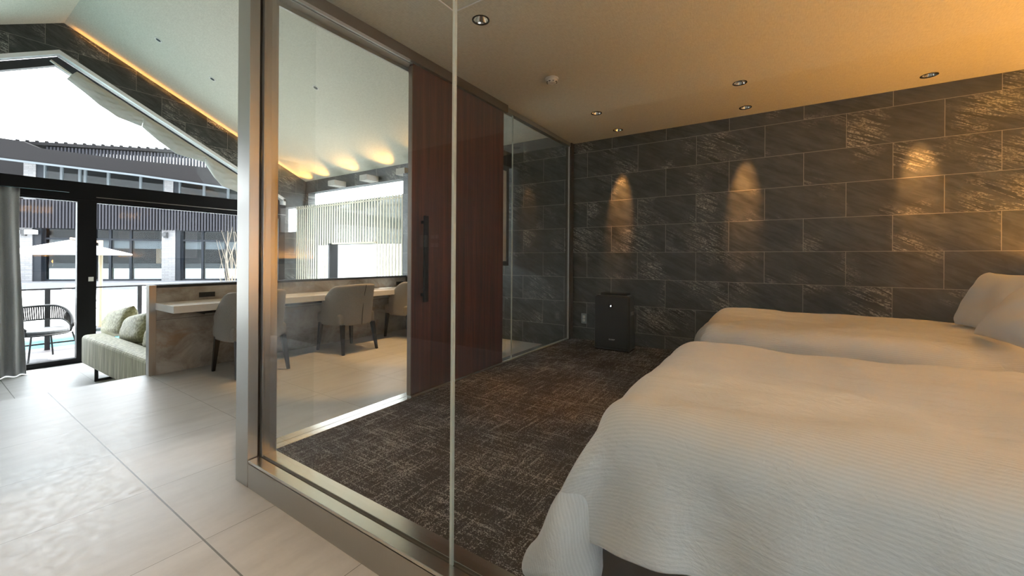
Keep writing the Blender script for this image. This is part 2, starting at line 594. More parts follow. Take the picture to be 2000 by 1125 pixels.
# header beam, door frames
struct(boxes('trim_2', 'black_metal', [(XG - .2, XG + .02, GY0, GY1, 1.87, 2.11), (XG - .2, XG + .02, GY0, GY1, -.38, -.372)]))
struct(box('trim_3', 'brushed_steel', (XG + .02, XG + .026, 1.5, GY1, 1.915, 1.922)))
def door(name, y0, y1, jl, jr, label=None):
    x0, x1 = XG - .1, XG
    f = struct(boxes(name, 'black_metal', [(x0, x1, y0, y0 + jl, -.372, 1.87), (x0, x1, y1 - jr, y1, -.372, 1.87),
                                    (x0, x1, y0 + jl, y1 - jr, 1.84, 1.87), (x0, x1, y0 + jl, y1 - jr, -.372, -.31)]))
    box('pane', 'window_glass', (XG - .055, XG - .047, y0 + jl - .01, y1 - jr + .01, -.32, 1.85), f)
    return f
door('door_1', -1.70, -.20, .08, .08)
door('door_2', -.20, 1.36, .08, .04)
d3 = door('door_3', 1.36, 4.11, .15, .12)
lk = box('door_latch', 'white_plastic', (XG, XG + .012, 1.43, 1.48, .74, .80), d3)
tag(lk, 'small pale latch plate')

# living ceiling: two slopes, ridge along X
bm = bmesh.new()
add_prism(bm, [(RID[0], RID[1]), (YB + .15, cz(YB + .15)), (YB + .15, cz(YB + .15) + .12), (RID[0], RID[1] + .12)], 0, XG - .25, XRR)
add_prism(bm, [(RID[0], RID[1]), (RID[0], RID[1] + .12), (YF - .1, cz(YF - .1) + .12), (YF - .1, cz(YF - .1))], 0, XG - .25, XRR)
struct(mesh('ceiling', bm, 'ceiling_fabric'))

# wall behind the camera and right end of the living room
zf = cz(YF)
struct(boxes('wall_front', 'large_grey_tile', [
    (XG - .15, -7.7, YF - .15, YF, -.45, zf), (-7.7, -7.15, YF - .15, YF, -.45, 1.55), (-7.7, -7.15, YF - .15, YF, 2.0, zf),
    (-7.15, 2.6, YF - .15, YF, -.45, zf), (2.6, 4.1, YF - .15, YF, -.45, .9), (2.6, 4.1, YF - .15, YF, 2.05, zf), (4.1, XRR, YF - .15, YF, -.45, zf)]))
f = struct(boxes('window_added_10', 'black_metal', [(2.6, 2.65, YF - .1, YF - .04, .9, 2.05), (4.05, 4.1, YF - .1, YF - .04, .9, 2.05), (2.65, 4.05, YF - .1, YF - .04, .9, .95), (2.65, 4.05, YF - .1, YF - .04, 2.0, 2.05)]))  # added unseen window, lets cool daylight onto the near bed side
box('pane', 'window_glass', (2.64, 4.06, YF - .075, YF - .068, .94, 2.01), f)
bm = bmesh.new()
add_prism(bm, [(YF - .1, 2.35), (.9, 2.35), (.9, cz(.9)), (YF - .1, cz(YF - .1))], 0, XRR, XRR + .12)
add_box(bm, XRR, XRR + .12, -.0 + YF - .1, -.9, 0, 2.35); add_box(bm, XRR, XRR + .12, .3, .9, 0, 2.35); add_box(bm, XRR, XRR + .12, -.9, .3, 0, .9)
struct(mesh('wall_right', bm, 'plaster'))
struct(box('window_added_11', 'window_glass', (XRR + .05, XRR + .06, -.9, .3, .9, 2.35)))  # second added unseen window, brightens the passage floor

# bedroom box: right wall, flat ceiling with round cut-outs for the downlights, upper side walls
struct(box('wall_bedroom', 'plaster', (XR, XR + .12, .97, YB, 0, 2.5)))
DL = [(-1.472, 1.879), (-.260, 1.879), (.953, 1.879), (-1.464, 3.681), (-1.457, 4.286), (-.257, 3.664), (-.254, 4.280), (.953, 4.280)]
HOLE = .046
bm = bmesh.new()
ed = []
def loop(pts):
    vs = [bm.verts.new((x, y, 2.5)) for x, y in pts]
    for i in range(len(vs)): ed.append(bm.edges.new((vs[i], vs[(i + 1) % len(vs)])))
loop([(-2.2, .9), (XRR, .9), (XRR, YB), (-2.2, YB)])
for x, y in DL:
    loop([(x + HOLE * math.cos(a), y + HOLE * math.sin(a)) for a in [2 * math.pi * k / 28 for k in range(28)]])
bmesh.ops.triangle_fill(bm, use_beauty=True, use_dissolve=False, edges=ed)
struct(mesh('ceiling', bm, 'ceiling_fabric'))
struct(box('ceiling', 'plaster', (-2.2, XRR, .9, YB, 2.60, 2.66)))
bm = bmesh.new()
add_prism(bm, [(.9, 2.5), (YB, 2.5), (YB, cz(YB)), (RID[0], RID[1]), (.9, cz(.9))], 0, -2.2, -2.12)
struct(mesh('wall_side', bm, 'plaster'))
bm = bmesh.new(); add_box(bm, -2.12, XRR, .9, .98, 2.5, cz(.9))
struct(mesh('wall_glassfront', bm, 'plaster'))

# steel corner post
struct(boxes('trim_4', 'brushed_steel', [(-2.205, -2.083, .9, .945, 0, 2.9), (-2.205, -2.079, .962, 1.03, 0, 2.9)], bevel=.0015))
struct(box('trim_5', 'groove', (-2.205, -2.10, .945, .962, 0, 2.9)))
# front sill
struct(boxes('trim_6', 'brushed_steel', [(-2.083, XRR, .902, .95, 0, .112)]))
struct(boxes('trim_7', 'brushed_steel_sill', [(-2.075, XRR, .9, .948, .117, .130), (-2.079, XRR, .966, 1.026, .10, .130)], bevel=.0015))
struct(boxes('trim_8', 'groove', [(-2.079, XRR, .91, 1.0, .0, .1165)]))
struct(boxes('trim_9', 'dark_bronze', [(-2.079, XRR, .948, .966, .1165, .121)]))
# side sill, two strips
struct(boxes('trim_10', 'brushed_steel_sill', [(-2.143, -2.09, 1.03, 4.46, .10, .130), (-2.21, -2.146, 1.03, 4.46, .10, .130)], bevel=.0015))
struct(boxes('trim_11', 'brushed_steel', [(-2.205, -2.095, 1.03, 4.46, 0, .1)]))
# bottom guide under the wooden door
struct(boxes('trim_12', 'brushed_steel', [(-2.138, -2.098, 1.93, 3.06, .130, .142)]))
# head rail (door track) and glass head channel
struct(boxes('trim_13', 'dark_bronze', [(-2.10, -2.072, 1.03, 3.06, 2.43, 2.499)]))
struct(boxes('trim_14', 'brushed_steel', [(-2.112, -2.098, 1.03, 3.06, 2.43, 2.44), (-2.128, -2.122, 1.03, 1.95, 2.43, 2.44), (-2.21, -2.198, 1.03, 3.06, 2.415, 2.5)]))
struct(boxes('trim_15', 'plaster', [(-2.198, -2.1, 1.03, 3.06, 2.44, 2.499)]))
struct(boxes('trim_16', 'brushed_steel', [(-2.15, -2.10, 3.06, 4.46, 2.455, 2.499)]))
struct(boxes('trim_17', 'seal', [(-2.128, -2.112, 3.03, 4.46, .131, .137)]))
# dark wall end at the corner, steel edge of the last pane
struct(box('trim_18', 'groove', (-2.16, -2.085, 4.455, YB, .128, 2.499)))
struct(box('trim_19', 'brushed_steel', (-2.122, -2.108, 4.442, 4.455, .13, 2.48)))

# glass panes
def pane(name, b, edge=None):
    o = struct(box(name, 'clear_glass', b))
    return o
pane('window_2', (-2.083, -.8555, .950, .960, .121, 2.6))
pane('window_3', (-.8465, 1.2, .950, .960, .121, 2.6))
pane('window_4', (1.209, 3.4, .950, .960, .121, 2.6))
struct(boxes('trim_20', 'seal', [(-.8555, -.8465, .9495, .9605, .121, 2.5), (1.2, 1.209, .9495, .9605, .121, 2.5)]))
pane('window_5', (-2.112, -2.102, 1.03, 1.235, .131, 2.43))
pane('window_6', (-2.185, -2.175, 1.98, 3.2, .131, 2.44))
pane('window_7', (-2.121, -2.111, 3.206, 4.443, .137, 2.455))
pane('window_8', (-2.121, -2.111, 3.04, 3.2, .137, 2.455))
struct(boxes('trim_21', 'seal', [(-2.1215, -2.1105, 3.2, 3.206, .137, 2.455)]))

# sliding wooden door
wd = empty('sliding_door', (-2.118, 2.48, .142), 'tall reddish brown wooden sliding door between bedroom and living room', 'door')
box('door_leaf', 'red_wood', (-.017, .018, -.55, .55, 0, 2.288), wd, bevel=.001)
box('edge_strip', 'dark_bronze', (-.018, .0185, -.556, -.55, 0, 2.27), wd)
h = boxes('handle', 'black_metal', [(.052, .070, -.478, -.440, .64, 1.245)], wd, bevel=.004)
boxes('standoff', 'black_metal', [(.018, .054, -.466, -.45, .68, .70), (.018, .054, -.466, -.45, 1.19, 1.21)], h)

# ------------------------------------------------------------------ low stone wall, desk, outlets
DWX = -4.77
struct(boxes('wall_desk', 'desk_stone', [(-4.835, DWX, 1.285, YB, 0, .80)]))
struct(boxes('trim_22', 'dark_grey', [(-4.84, DWX + .002, 1.285, YB, .80, .826)]))
struct(boxes('trim_23', 'brushed_steel', [(-4.845, DWX + .004, 1.235, 1.288, 0, .826)], bevel=.002))
desk = empty('wall_desk_top', (-4.54, 2.9, .6), 'long white wall-mounted desk top fixed to the stained stone wall', 'desk')
box('desk_top', 'solid_white', (-.228, .225, -1.62, 1.6, 0, .064), desk, bevel=.003)
boxes('cable_tray', 'dark_grey', [(-.20, .10, -1.35, -.2, -.045, -.003)], desk, bevel=.002)
boxes('tray_edge', 'brushed_steel', [(.10, .106, -1.35, 1.5, -.045, -.035)], desk)
for i, (y0, y1, lab) in enumerate([(1.615, 1.75, 'small black socket strip in the stone wall above the left end of the desk'),
                                   (4.08, 4.21, 'small black socket strip in the stone wall beside the wooden door')]):
    o = empty('socket_strip', (DWX, (y0 + y1) / 2, .69), lab, 'socket')
    box('plate', 'dark_grey', (0, .006, -.067, .067, 0, .048), o, bevel=.001)
    boxes('socket_face', 'black_plastic', [(.006, .009, -.055 + k * .04, -.025 + k * .04, .010, .038) for k in range(3)], o)

# ------------------------------------------------------------------ upholstered desk chairs
def desk_chair(loc, rz, label):
    r = empty('desk_chair', loc, label, 'chair', rz=rz)
    # faces -X; seat
    bm = bmesh.new(); add_box(bm, -.27, .19, -.235, .235, .325, .455)
    mesh('seat', bm, 'chair_fabric', r, bevel=.03, seg=3)
    # wrap-around back shell
    bm = bmesh.new()
    n, k = 26, 9
    grid = []
    for i in range(n + 1):
        t = -1 + 2 * i / n
        a = t * math.radians(118)
        x = .02 + .235 * math.cos(a) if abs(a) < math.pi / 2 else .02 - (abs(a) - math.pi / 2) * .34
        y = .255 * math.sin(a) if abs(a) < math.pi / 2 else math.copysign(.255, a)
        s = abs(t)
        top = .785 - .05 * s ** 2 - (.20 * max(0, (s - .62) / .38) ** 1.5)
        row = []
        for j in range(k + 1):
            v = j / k
            z = .315 + (top - .315) * v
            lean = .075 * v ** 1.3 * max(0, math.cos(a))
            flare = 1 + .06 * v
            row.append(bm.verts.new((x + lean, y * flare, z)))
        grid.append(row)
    for i in range(n):
        for j in range(k):
            bm.faces.new((grid[i][j], grid[i + 1][j], grid[i + 1][j + 1], grid[i][j + 1]))
    o = mesh('backrest', bm, 'chair_fabric', r, smooth=True)
    md = o.modifiers.new('solid', 'SOLIDIFY'); md.thickness = .055; md.offset = -1
    md = o.modifiers.new('bev', 'BEVEL'); md.width = .018; md.segments = 3; md.limit_method = 'ANGLE'; md.angle_limit = math.radians(50)
    bm = bmesh.new()
    add_tube(bm, [(.262, .0, .32), (.272, 0, .45), (.292, 0, .62), (.338, 0, .782)], .003, 6)
    mesh('back_seam', bm, 'chair_leg', r)
    for sx, sy in ((-.235, -.2), (-.235, .2), (.185, -.2), (.185, .2)):
        bm = bmesh.new()
        ex = -.02 if sx < 0 else .055
        pts = [Vector((sx + ex, sy * 1.12, 0)), Vector((sx, sy, .33))]
        vs = []
        for p, w in zip(pts, (.013, .022)):
            vs.append([bm.verts.new((p.x + a * w, p.y + b * w, p.z)) for a, b in ((-1, -1), (1, -1), (1, 1), (-1, 1))])
        for q in range(4): bm.faces.new((vs[0][q], vs[0][(q + 1) % 4], vs[1][(q + 1) % 4], vs[1][q]))
        bm.faces.new(vs[0][::-1]); bm.faces.new(vs[1])
        mesh('leg', bm, 'chair_leg', r, bevel=.003)
    return r
desk_chair((-4.27, 2.93, 0), .0, 'grey upholstered desk chair with black legs, middle one seen whole through the glass')
desk_chair((-4.23, 1.86, 0), .0, 'grey upholstered desk chair half hidden behind the steel corner post')
desk_chair((-4.30, 3.93, 0), .0, 'grey upholstered desk chair at the far desk end, partly behind the wooden door')

# ------------------------------------------------------------------ back wall fittings behind the desk
# beam stubs on the wall
for k, x in enumerate((-6.77, -5.85, -4.93)):
    o = recenter(box('ceiling_beam_stub', 'plaster', (x - .1, x + .1, 4.28, YB, 2.405, 2.5), bevel=.002))
    tag(o, ['short pale beam stub under the sloped ceiling, farthest left of three', 'short pale beam stub under the sloped ceiling, middle of three', 'short pale beam stub on top of the dark wall pier'][k], 'beam', 'beam stubs above the slat screen')
struct(box('wall_pier', 'slate_tile', (-4.85, -4.72, 4.27, YB, 0, 2.405)))
ss = empty('slat_screen', (-6.42, 4.3, 0), 'cream vertical slat screen in front of the bright window behind the desk', 'screen')
bm = bmesh.new()
nsl = 42
for k in range(nsl):
    x = -1.53 + 3.05 * k / (nsl - 1)
    wx = -6.42 + x
    z0 = .64
    if -6.72 < wx < -5.52: z0 = 1.35
    add_box(bm, x - .0135, x + .0135, -.005, .005, z0, 2.10)
mesh('slats', bm, 'cream_slat', ss)
boxes('frame', 'cream_slat', [(-1.55, 1.54, -.012, .012, 2.04, 2.06), (-.31, .91, -.03, .03, 1.335, 1.36)], ss)
boxes('jamb', 'dark_grey', [(-.36, -.31, -.06, .10, .64, 1.35)], ss)
# black boxed beam and framed mirror at the right end
o = recenter(box('boxed_beam', 'black_metal', (-3.45, -2.98, 3.3, YB, 2.312, 2.505)))
tag(o, 'black boxed beam high on the slate wall, seen through the far glass pane', 'beam')
mr = empty('hanging_mirror', (-3.02, 4.0, 1.0), 'tall grey framed white panel hung beside the slate wall behind the wooden door', 'panel')
boxes('panel_frame', 'facade_light_frame', [(-.03, .03, -.44, -.40, 0, 1.31), (-.03, .03, .40, .45, 0, 1.31), (-.03, .03, -.40, .40, 0, .06), (-.03, .03, -.40, .40, 1.25, 1.31)], mr)
box('panel_sheet', 'white_paint', (-.015, .02, -.40, .40, .06, 1.25), mr)
# sun-lit courtyard wall beyond the slats
struct(box('wall_courtyard', 'hedge_grey', (-12.5, -3.0, 6.6, 6.7, -.5, 2.62)))
tag(recenter(box('courtyard_bright_block', 'white_paint', (-10.3, -7.2, 6.15, 6.58, -.5, 1.42), bevel=.02)), 'bright white block in the courtyard seen through the opening in the slat screen', 'bright_block')  # white block added to give the bright area behind the slat opening
struct(box('floor', 'terrace_stone', (-12.5, -3.0, YB + .15, 6.7, -.6, -.5)))
struct(box('window_9', 'window_glass', (WX0, WX1, YB + .06, YB + .07, WZ0, WZ1)))

# ------------------------------------------------------------------ sofa
sf = empty('sofa', (-6.1, 1.24, -.38), 'green velvet sofa seen from behind, in front of the glass doors', 'sofa', rz=.025)
bm = bmesh.new(); add_box(bm, -1.06, 1.16, 0, .22, .14, .50)
mesh('back', bm, 'green_velvet', sf, bevel=.045, seg=4)
for k in range(3):
    x0 = -1.05 + k * .735
    bm = bmesh.new(); add_box(bm, x0, x0 + .725, .225, .95, .16, .40)
    mesh('seat_cushion', bm, 'green_velvet', sf, bevel=.05, seg=4)
def pillow_bm(w, h, th, n=14, pinch=.08, wr=0.0, seed=0):
    bm = bmesh.new()
    top, bot = [], []
    for i in range(n + 1):
        ra, rb = [], []
        for j in range(n + 1):
            u = -1 + 2 * i / n; v = -1 + 2 * j / n
            e = max(0.0, (1 - abs(u) ** 3) * (1 - abs(v) ** 3)) ** .55
            px = u * w / 2 * (1 - pinch * (1 - v * v) * abs(u) ** 3)
            py = v * h / 2 * (1 - pinch * (1 - u * u) * abs(v) ** 3)
            nz = wr * noise.noise(Vector((u * 2.2 + seed, v * 2.2, seed)))
            d = th / 2 * e
            ra.append(bm.verts.new((px, py, d + nz)))
            rb.append(bm.verts.new((px, py, -d + nz)) if 0 < i < n and 0 < j < n else ra[-1])
        top.append(ra); bot.append(rb)
    for i in range(n):
        for j in range(n):
            bm.faces.new((top[i][j], top[i + 1][j], top[i + 1][j + 1], top[i][j + 1]))
            q = [bot[i][j], bot[i][j + 1], bot[i + 1][j + 1], bot[i + 1][j]]
            if len(set(q)) == 4:
                try: bm.faces.new(q)
                except ValueError: pass
    return bm
labs = ['ribbed green back cushion at the window end of the sofa', 'ribbed green back cushion in the middle of the sofa', 'ribbed green back cushion of the sofa next to the stone wall']
for k, x in enumerate((-7.36, -6.52, -5.66)):
    o = mesh('sofa_cushion', pillow_bm(.92, .40, .24, wr=.02, seed=k), 'green_velvet', None, smooth=True, sub=1)
    o.location = (x, 1.60, .205)
    o.rotation_euler = (math.radians(76), math.radians(-9), 0.03)
    tag(o, labs[k], 'cushion', 'back cushions on the sofa')
for x in (-.58, .8):
    bm = bmesh.new()
    add_box(bm, x - .012, x + .012, .02, .05, 0, .15); add_box(bm, x - .012, x + .012, .78, .81, 0, .17); add_box(bm, x - .012, x + .012, .05, .78, 0, .025)
    mesh('leg', bm, 'dark_grey', sf)

# ------------------------------------------------------------------ curtain
cu = empty('curtain', (-7.75, .0, -.37), 'grey pleated full-height curtain hanging at the left of the glass doors', 'curtain')
bm = bmesh.new()
n, k = 150, 14
grid = []
for i in range(n + 1):
    u = i / n
    row = []
    for j in range(k + 1):
        v = j / k
        w = .79 + .05 * (1 - v) ** 1.5
        y = -1.0 + (w + 1.0) * u
        amp = .025 + .03 * (1 - v)
        x = amp * math.sin(u * 2 * math.pi * 17 + .5 * math.sin(v * 3 + u * 9)) + .012 * noise.noise(Vector((u * 14, v * 3, 1)))
        row.append(bm.verts.new((x, y + .008 * math.sin(v * 5 + u * 20), 2.29 * v)))
    grid.append(row)
for i in range(n):
    for j in range(k):
        bm.faces.new((grid[i][j], grid[i + 1][j], grid[i + 1][j + 1], grid[i][j + 1]))
mesh('curtain_panel', bm, 'curtain_cloth', cu, smooth=True, solid=.003)
box('curtain_rail', 'black_metal', (-.03, .03, -1.5, 1.2, 2.295, 2.32), cu)

# ------------------------------------------------------------------ draped fabric blinds in the gable
BL = [(1.197, 3.462), (1.364, 3.336), (1.514, 3.209), (1.698, 3.099), (1.966, 3.034), (2.158, 2.868), (2.379, 2.721), (2.754, 2.66), (2.885, 2.445), (3.014, 2.31), (3.209, 2.251), (3.42, 2.17), (3.7, 2.16)]
def blind(i0, i1, label, tops=None):
    bm = bmesh.new()
    pts = BL[i0:i1 + 1]
    n, k = 44, 10
    grid = []
    for i in range(n + 1):
        u = i / n
        y = pts[0][0] + (pts[-1][0] - pts[0][0]) * u
        zb = np.interp(y, [p[0] for p in pts], [p[1] for p in pts])
        ty = y + .10 * (1 - u) * (i0 == 0)
        zt = gz(ty) - .16
        row = []
        for j in range(k + 1):
            v = j / k
            yy = ty * (1 - v) + y * v
            zz = zt * (1 - v) + zb * v
            bel = .07 * math.sin(v * math.pi)
            fold = .014 * math.sin((u * 1.6 + v * 1.1) * 22) * math.sin(v * math.pi) + .018 * noise.noise(Vector((u * 5, v * 9, i0)))
            row.append(bm.verts.new((XG + .075 + bel + fold, yy, zz)))
        grid.append(row)
    for i in range(n):
        for j in range(k):
            bm.faces.new((grid[i][j], grid[i + 1][j], grid[i + 1][j + 1], grid[i][j + 1]))
    o = mesh('fabric_blind', bm, 'blind_cloth', None, smooth=True, solid=.004, sub=1)
    recenter(o)
    return tag(o, label, 'blind', 'draped fabric blinds in the gable window')
blind(0, 4, 'pale draped fabric blind under the gable slope, uppermost panel')
blind(4, 7, 'pale draped fabric blind under the gable slope, second panel from the top')
blind(7, 12, 'pale draped fabric blind under the gable slope, lowest panel beside the steel post')
o = bmesh.new()
add_tube(o, [(XG + .05, 1.06, 3.66), (XG + .05, 1.36, 3.47)], .016, 8)
o = recenter(mesh('blind_rod', o, 'white_plastic'))
tag(o, 'short pale rod holding the upper end of the gable blind', 'rod')

# ------------------------------------------------------------------ bedroom ceiling fittings
def downlight(x, y, label, grp, power, aim=None, size=math.radians(58), blend=.7, col=WARM):
    r = empty('downlight', (x, y, 2.5), label, 'ceiling light', grp)
    bm = bmesh.new()
    ro, ri = HOLE + .006, HOLE - .003
    sg = 28
    A = [[bm.verts.new((rr * math.cos(t), rr * math.sin(t), z)) for t in [2 * math.pi * k / sg for k in range(sg)]] for rr, z in ((ro, 0), (ro, -.003), (ri, -.003), (ri, .004))]
    for a, b in ((0, 1), (1, 2), (2, 3)):
        for k in range(sg): bm.faces.new((A[a][k], A[a][(k + 1) % sg], A[b][(k + 1) % sg], A[b][k]))
    mesh('trim_ring', bm, 'gloss_black', r)
    bm = bmesh.new(); add_cyl(bm, 0, 0, .003, .075, ri, .018, sg, caps=False)
    mesh('reflector', bm, 'chrome', r, smooth=True)
    bm = bmesh.new(); add_cyl(bm, 0, 0, .068, .072, .019, .019, 16)
    mesh('lamp', bm, 'lamp_glow', r)
    if power:
        l = light('downlight_beam', 'SPOT', (0, 0, -.006), power, col, spot_size=size, spot_blend=blend, shadow_soft_size=.02)
        l.parent = r
        if aim: l.rotation_euler = (Vector(aim) - Vector((x, y, 2.494))).to_track_quat('-Z', 'Y').to_euler()
    return r
G1, G2, G3 = 'downlights close to the slate wall', 'downlights in the second row', 'downlights near the glass front'
downlight(-1.457, 4.286, 'recessed downlight by the slate wall nearest the room corner', G1, 95, (-1.5, YB, 1.72), math.radians(23), 1.0, (1, .42, .12))
downlight(-.254, 4.280, 'recessed downlight by the slate wall, middle one of the near-wall row', G1, 95, (-.27, YB, 1.72), math.radians(23), 1.0, (1, .42, .12))
downlight(.953, 4.280, 'recessed downlight by the slate wall above the far bed head', G1, 95, (.95, YB, 1.72), math.radians(23), 1.0, (1, .42, .12))
downlight(-1.464, 3.681, 'recessed downlight one row out from the slate wall, on the left', G2, 4, (-1.5, 3.6, 0), math.radians(50), 1.0)
downlight(-.257, 3.664, 'recessed downlight one row out from the slate wall, above the far bed', G2, 6, (-.35, 3.5, 0), math.radians(40), 1.0)
downlight(-1.472, 1.879, 'recessed downlight beside the ceiling hatch near the glass', G3, 26, (-1.5, 2.5, 0), math.radians(34), .9, (1, .42, .12))
downlight(-.260, 1.879, 'recessed downlight above the near bed, beyond the top edge of the photo', G3, 4, (-.35, 2.1, 0), math.radians(38), 1.0)
downlight(.953, 1.879, 'recessed downlight above the near bed head, beyond the top edge of the photo', G3, 3, (.95, 2.2, 0), math.radians(60), .9)

sd = empty('smoke_detector', (-1.477, 2.787, 2.5), 'white round smoke detector on the bedroom ceiling', 'smoke detector')
bm = bmesh.new(); add_cyl(bm, 0, 0, -.012, 0, .052, seg=32)
mesh('base', bm, 'white_plastic', sd, bevel=.002)
bm = bmesh.new(); add_cyl(bm, 0, 0, -.04, -.012, .030, .047, seg=32)
mesh('cap', bm, 'white_plastic', sd, bevel=.004)
bm = bmesh.new()
for k in range(8):
    a = k * math.pi / 4
    add_box(bm, .036 * math.cos(a) - .006, .036 * math.cos(a) + .006, .036 * math.sin(a) - .006, .036 * math.sin(a) + .006, -.034, -.03, a)
mesh('vents', bm, 'black_plastic', sd)
ht = boxes('ceiling_hatch', 'white_paint', [(-1.552, -1.546, 1.28, 1.73, 2.496, 2.5), (-1.10, -1.094, 1.28, 1.73, 2.496, 2.5), (-1.552, -1.094, 1.274, 1.28, 2.496, 2.5), (-1.552, -1.094, 1.73, 1.736, 2.496, 2.5)])
tag(recenter(ht), 'thin white framed access hatch in the bedroom ceiling', 'hatch')

# living ceiling spots
def spot_ring(x, y, label):
    z = cz(y)
    sl = math.atan(.4767)
    r = empty('ceiling_spot', (x, y, z), label, 'ceiling light', 'small white spots in the sloped ceiling')
    r.rotation_euler = (-sl, 0, 0)
    bm = bmesh.new()
    sg = 20
    A = [[bm.verts.new((rr * math.cos(t), rr * math.sin(t), zz)) for t in [2 * math.pi * k / sg for k in range(sg)]] for rr, zz in ((.045, 0), (.045, -.004), (.028, -.004), (.028, -.001))]
    for a, b in ((0, 1), (1, 2), (2, 3)):
        for k in range(sg): bm.faces.new((A[a][k], A[a][(k + 1) % sg], A[b][(k + 1) % sg], A[b][k]))
    mesh('trim_ring', bm, 'white_plastic', r)
    bm = bmesh.new(); add_cyl(bm, 0, 0, -.003, -.001, .027, seg=16)
    mesh('lens', bm, 'dark_grey', r)
    return r
spot_ring(-6.76, 1.83, 'small white ceiling spot highest up the slope, nearest the ridge')
spot_ring(-6.75, 2.43, 'small white ceiling spot further down the slope, left of the steel post')
spot_ring(-5.14, 3.02, 'small white ceiling spot in the sloped ceiling seen through the bedroom glass')

# ------------------------------------------------------------------ switch plate on the wall behind the camera (seen in reflection)
sw = empty('switch_panel', (-3.85, YF, 1.18), 'wide wall switch panel reflected in the glass in front of the wooden door', 'switch')
box('plate', 'grey_plastic', (-.21, .21, 0, .012, 0, .28), sw, bevel=.002)
for a, b, c, d in ((-.17, -.12, .06, .22), (-.09, -.04, .06, .22), (.03, .08, .06, .11), (.11, .16, .06, .11), (.03, .08, .17, .22), (.11, .16, .17, .22)):
    box('button', 'white_plastic', (a, b, .012, .02, c, d), sw, bevel=.001)

# ------------------------------------------------------------------ air purifier and socket
ap = empty('air_purifier', (-1.452, 4.1, .128), 'black upright air purifier standing on the carpet by the slate wall', 'air purifier')
bm = bmesh.new(); add_prism(bm, [(-.195, 0), (.195, 0), (.195, .20), (.175, .23), (-.175, .23), (-.195, .20)], 2, .012, .585)
for v in bm.verts:
    f = 1 - .05 * (v.co.z / .585)
    v.co.x *= f
    if v.co.y > .1: v.co.y *= 1 - .18 * (v.co.z / .585)
mesh('body', bm, 'black_plastic', ap, bevel=.028, seg=5)
bm = bmesh.new(); add_box(bm, -.178, .178, -.006, .0, .05, .57)
mesh('front_panel', bm, 'black_plastic', ap, bevel=.002)
box('base', 'gloss_black', (-.18, .18, .015, .21, 0, .014), ap)
box('top_grille', 'gloss_black', (-.135, .150, .03, .17, .583, .607), ap, bevel=.008)
lg = box('badge', 'gloss_black', (-.026, .014, -.0085, -.006, .455, .495), ap)
bm = bmesh.new(); add_cyl(bm, 0, 0, 0, .001, .010, seg=14)
o = mesh('badge_drop', bm, 'logo_glow', lg); o.location = (-.004, -.009, .474); o.rotation_euler = (math.radians(90), .3, 0); o.scale = (.55, 1, 1)
text('lettering', 'SHARP', .022, 'white_plastic', ap, (.008, -.0068, .122), (math.radians(90), 0, 0))
bm = bmesh.new(); add_box(bm, .175, .19, .05, .15, .38, .42)
mesh('side_grip', bm, 'grey_plastic', ap, bevel=.003)
sk = empty('wall_socket', (-1.936, YB, .32), 'grey double wall socket low on the slate wall left of the air purifier', 'socket')
box('plate', 'grey_plastic', (-.035, .035, -.008, 0, 0, .12), sk, bevel=.002)
boxes('socket_face', 'white_plastic', [(-.014, .014, -.011, -.008, .025, .055), (-.014, .014, -.011, -.008, .065, .095)], sk)
for x in (-.007, .004):
    for z in (.035, .075): box('slot', 'black_plastic', (x, x + .003, -.0125, -.011, z, z + .010), sk)

